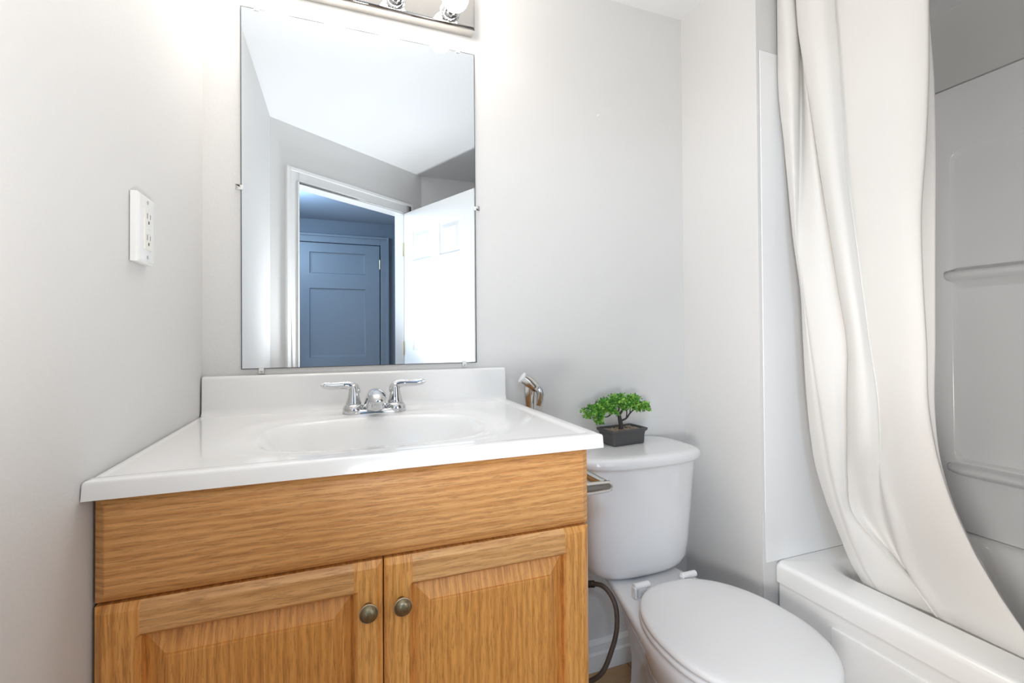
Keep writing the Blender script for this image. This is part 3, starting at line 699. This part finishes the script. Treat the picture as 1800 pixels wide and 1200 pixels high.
# rounded inner corner between the two panels
cn = [[(XF-.026-.018*(1-math.sin(R(a))), YE-.0045-.018*(1-math.cos(R(a))), z) for a in range(0, 91, 10)] + [(XF-.004, YE-.0045-.0, z)] for z in (ZR+.002, ZS)]
for z_c, name in ((CZ+.196, 'shelf'), (CZ-.452, 'shelf')):
    lo = []
    for (o_, dz) in ((0, -.013), (.006, -.0155), (.0125, -.012), (.0155, -.002), (.0145, .008), (.010, .0125), (0, .014)):
        pass
    prof = [(0, -.045), (.012, -.030), (.034, -.020), (.054, -.014), (.061, -.004), (.058, .006), (.044, .0105), (.012, .014), (0, .024)]
    lo = []
    for y, k in ((.985, .10), (.980, .45), (.970, .72), (.952, .90), (.925, 1), (.0, 1), (-.40, 1), (-.44, .7), (-.455, .1)):
        lo.append([(XF-.0135-p*k, y, z_c+q*(.5+.5*k)) for p, q in prof])
    g = loft(lo); mo(name, g[0], g[1], 'surround', su, smooth=True, auto=60)

# ------------------------------------------------------------------ shower curtain and rod
rd = empty('curtain_rod', (1.235, .2, 2.135), 'white shower curtain rod running above the tub rim', 'curtain rod')
g = tube([(1.235, YE, 2.135), (1.235, -.628, 2.135)], .0125, 20); mo('rod', g[0], g[1], 'plastic', rd, smooth=True, auto=40)
for y, s in ((YE, -1), (-.628, 1)):
    g = lathe([(.0001, 0), (.030, 0), (.028, s*.012), (.016, s*.018), (.0127, s*.03)], (1.235, y, 2.135), 'Y', 28); mo('flange', g[0], g[1], 'plastic', rd, smooth=True, auto=50)
CURT=[
(2.1,[(1.269,1.02),(1.246,1.02),(1.231,1.02),(1.213,0.982),(1.231,0.965),(1.265,0.978),(1.244,0.961),(1.258,0.959),(1.224,0.948),(1.201,0.897),(1.205,0.864),(1.228,0.847),(1.238,0.848),(1.229,0.799),(1.219,0.733),(1.214,0.67),(1.226,0.631),(1.25,0.652),(1.265,0.651)]),
(1.95,[(1.268,1.02),(1.246,1.02),(1.231,1.02),(1.213,0.972),(1.231,0.955),(1.265,0.966),(1.244,0.951),(1.257,0.952),(1.224,0.942),(1.202,0.893),(1.205,0.86),(1.228,0.843),(1.238,0.844),(1.229,0.797),(1.219,0.733),(1.214,0.672),(1.226,0.633),(1.25,0.654),(1.265,0.652)]),
(1.8,[(1.268,1.02),(1.246,1.017),(1.231,1.011),(1.213,0.965),(1.231,0.952),(1.264,0.965),(1.244,0.936),(1.257,0.932),(1.224,0.922),(1.202,0.879),(1.206,0.849),(1.228,0.834),(1.238,0.834),(1.229,0.79),(1.219,0.73),(1.215,0.672),(1.226,0.634),(1.25,0.655),(1.264,0.651)]),
(1.65,[(1.267,1.006),(1.246,1.002),(1.231,0.996),(1.214,0.959),(1.23,0.953),(1.26,0.964),(1.242,0.922),(1.257,0.911),(1.224,0.901),(1.203,0.862),(1.206,0.837),(1.228,0.826),(1.238,0.827),(1.229,0.785),(1.219,0.728),(1.215,0.672),(1.226,0.636),(1.249,0.658),(1.264,0.645)]),
(1.5,[(1.267,0.992),(1.246,0.989),(1.231,0.983),(1.216,0.955),(1.226,0.952),(1.245,0.955),(1.237,0.906),(1.256,0.891),(1.224,0.881),(1.203,0.846),(1.207,0.825),(1.228,0.819),(1.238,0.82),(1.229,0.781),(1.219,0.728),(1.215,0.676),(1.226,0.643),(1.249,0.664),(1.264,0.644)]),
(1.35,[(1.267,0.978),(1.246,0.974),(1.231,0.97),(1.218,0.951),(1.222,0.951),(1.227,0.943),(1.231,0.894),(1.256,0.869),(1.224,0.86),(1.203,0.828),(1.207,0.808),(1.228,0.804),(1.238,0.804),(1.229,0.772),(1.22,0.726),(1.215,0.681),(1.227,0.654),(1.249,0.675),(1.263,0.646)]),
(1.2,[(1.27,0.962),(1.249,0.959),(1.235,0.953),(1.223,0.938),(1.222,0.936),(1.219,0.922),(1.231,0.88),(1.26,0.851),(1.228,0.842),(1.208,0.811),(1.211,0.793),(1.232,0.79),(1.242,0.79),(1.233,0.76),(1.223,0.719),(1.219,0.679),(1.23,0.655),(1.253,0.676),(1.266,0.65)]),
(1.05,[(1.275,0.96),(1.255,0.956),(1.241,0.951),(1.229,0.93),(1.228,0.922),(1.224,0.908),(1.236,0.871),(1.265,0.834),(1.234,0.825),(1.214,0.795),(1.217,0.778),(1.238,0.776),(1.247,0.777),(1.239,0.748),(1.229,0.71),(1.225,0.674),(1.236,0.653),(1.258,0.673),(1.272,0.655)]),
(0.92,[(1.28,0.957),(1.259,0.954),(1.246,0.948),(1.234,0.922),(1.233,0.908),(1.229,0.894),(1.241,0.864),(1.27,0.839),(1.239,0.83),(1.219,0.795),(1.222,0.773),(1.242,0.764),(1.252,0.764),(1.244,0.739),(1.234,0.704),(1.23,0.672),(1.241,0.654),(1.263,0.674),(1.276,0.66)]),
(0.8,[(1.294,0.957),(1.276,0.955),(1.264,0.951),(1.253,0.922),(1.252,0.905),(1.248,0.891),(1.259,0.87),(1.285,0.851),(1.258,0.844),(1.239,0.808),(1.242,0.783),(1.261,0.771),(1.269,0.771),(1.262,0.744),(1.253,0.707),(1.25,0.671),(1.259,0.648),(1.279,0.668),(1.291,0.66)]),
(0.7,[(1.308,0.952),(1.291,0.951),(1.281,0.948),(1.271,0.919),(1.27,0.903),(1.267,0.889),(1.277,0.875),(1.3,0.86),(1.275,0.856),(1.279,0.834),(1.281,0.808),(1.29,0.789),(1.281,0.775),(1.279,0.747),(1.271,0.703),(1.268,0.659),(1.277,0.631),(1.294,0.651),(1.305,0.644)]),
(0.6,[(1.321,0.93),(1.307,0.931),(1.298,0.929),(1.29,0.904),(1.289,0.891),(1.286,0.878),(1.294,0.872),(1.314,0.859),(1.293,0.856),(1.314,0.843),(1.314,0.813),(1.317,0.791),(1.294,0.76),(1.296,0.73),(1.29,0.683),(1.287,0.634),(1.294,0.601),(1.31,0.62),(1.319,0.613)]),
(0.52,[(1.335,0.907),(1.322,0.908),(1.314,0.907),(1.307,0.885),(1.306,0.874),(1.303,0.86),(1.311,0.833),(1.329,0.79),(1.31,0.786),(1.329,0.791),(1.329,0.777),(1.331,0.77),(1.311,0.75),(1.313,0.718),(1.307,0.66),(1.304,0.603),(1.311,0.567),(1.324,0.585),(1.333,0.578)]),
(0.45,[(1.347,0.885),(1.336,0.888),(1.328,0.887),(1.322,0.865),(1.321,0.851),(1.319,0.834),(1.326,0.79),(1.341,0.729),(1.324,0.726),(1.341,0.74),(1.341,0.737),(1.343,0.738),(1.326,0.717),(1.327,0.679),(1.322,0.621),(1.32,0.566),(1.326,0.53),(1.338,0.55),(1.345,0.541)]),
(0.4,[(1.362,0.862),(1.351,0.865),(1.343,0.864),(1.337,0.84),(1.336,0.824),(1.334,0.809),(1.341,0.764),(1.356,0.695),(1.339,0.693),(1.356,0.708),(1.356,0.707),(1.358,0.712),(1.341,0.687),(1.342,0.649),(1.337,0.59),(1.335,0.537),(1.341,0.502),(1.353,0.521),(1.36,0.514)]),
(0.33,[(1.392,0.861),(1.381,0.864),(1.373,0.864),(1.367,0.834),(1.366,0.812),(1.364,0.798),(1.371,0.742),(1.386,0.664),(1.369,0.661),(1.386,0.673),(1.386,0.668),(1.388,0.668),(1.371,0.642),(1.372,0.613),(1.367,0.565),(1.365,0.52),(1.371,0.492),(1.383,0.502),(1.39,0.497)]),
(0.26,[(1.417,0.865),(1.406,0.868),(1.398,0.867),(1.392,0.832),(1.391,0.806),(1.389,0.793),(1.395,0.725),(1.411,0.645),(1.394,0.646),(1.411,0.651),(1.411,0.646),(1.413,0.646),(1.395,0.634),(1.397,0.609),(1.392,0.569),(1.389,0.53),(1.395,0.502),(1.407,0.513),(1.415,0.506)]),
]
rows = []
for z, row in CURT:
    rows.append((z, catmull([(x, min(y, 1.012), 0) for x, y in row], 7)))
nz_ = 120; zsamp = [2.121 + (0.26-2.121)*k/nz_ for k in range(nz_+1)]
def row_at(z):
    if z >= rows[0][0]: return [(p.x, p.y) for p in rows[0][1]]
    for k in range(len(rows)-1):
        za, zb2 = rows[k][0], rows[k+1][0]
        if za >= z >= zb2:
            t = (za-z)/(za-zb2)
            a = rows[max(k-1, 0)][1]; b = rows[k][1]; c = rows[k+1][1]; d = rows[min(k+2, len(rows)-1)][1]
            out = []
            for i in range(len(b)):
                q = .5*((2*b[i])+(c[i]-a[i])*t+(2*a[i]-5*b[i]+4*c[i]-d[i])*t*t+(3*b[i]-a[i]-3*c[i]+d[i])*t**3); out.append((q.x, q.y))
            return out
    return [(p.x, p.y) for p in rows[-1][1]]
V, Fc = [], []
for z in zsamp:
    rw = row_at(z); n = len(rw)
    for x, y in rw: V.append((x, y, z))
for k in range(nz_):
    for i in range(n-1): Fc.append((k*n+i, k*n+i+1, (k+1)*n+i+1, (k+1)*n+i))
cu = mo('shower_curtain', V, Fc, 'curtain', None, smooth=True)
so_ = cu.modifiers.new('cloth', 'SOLIDIFY'); so_.thickness = .0012; so_.offset = 0
tag(cu, 'cream white shower curtain gathered in folds and tucked into the tub', 'curtain')
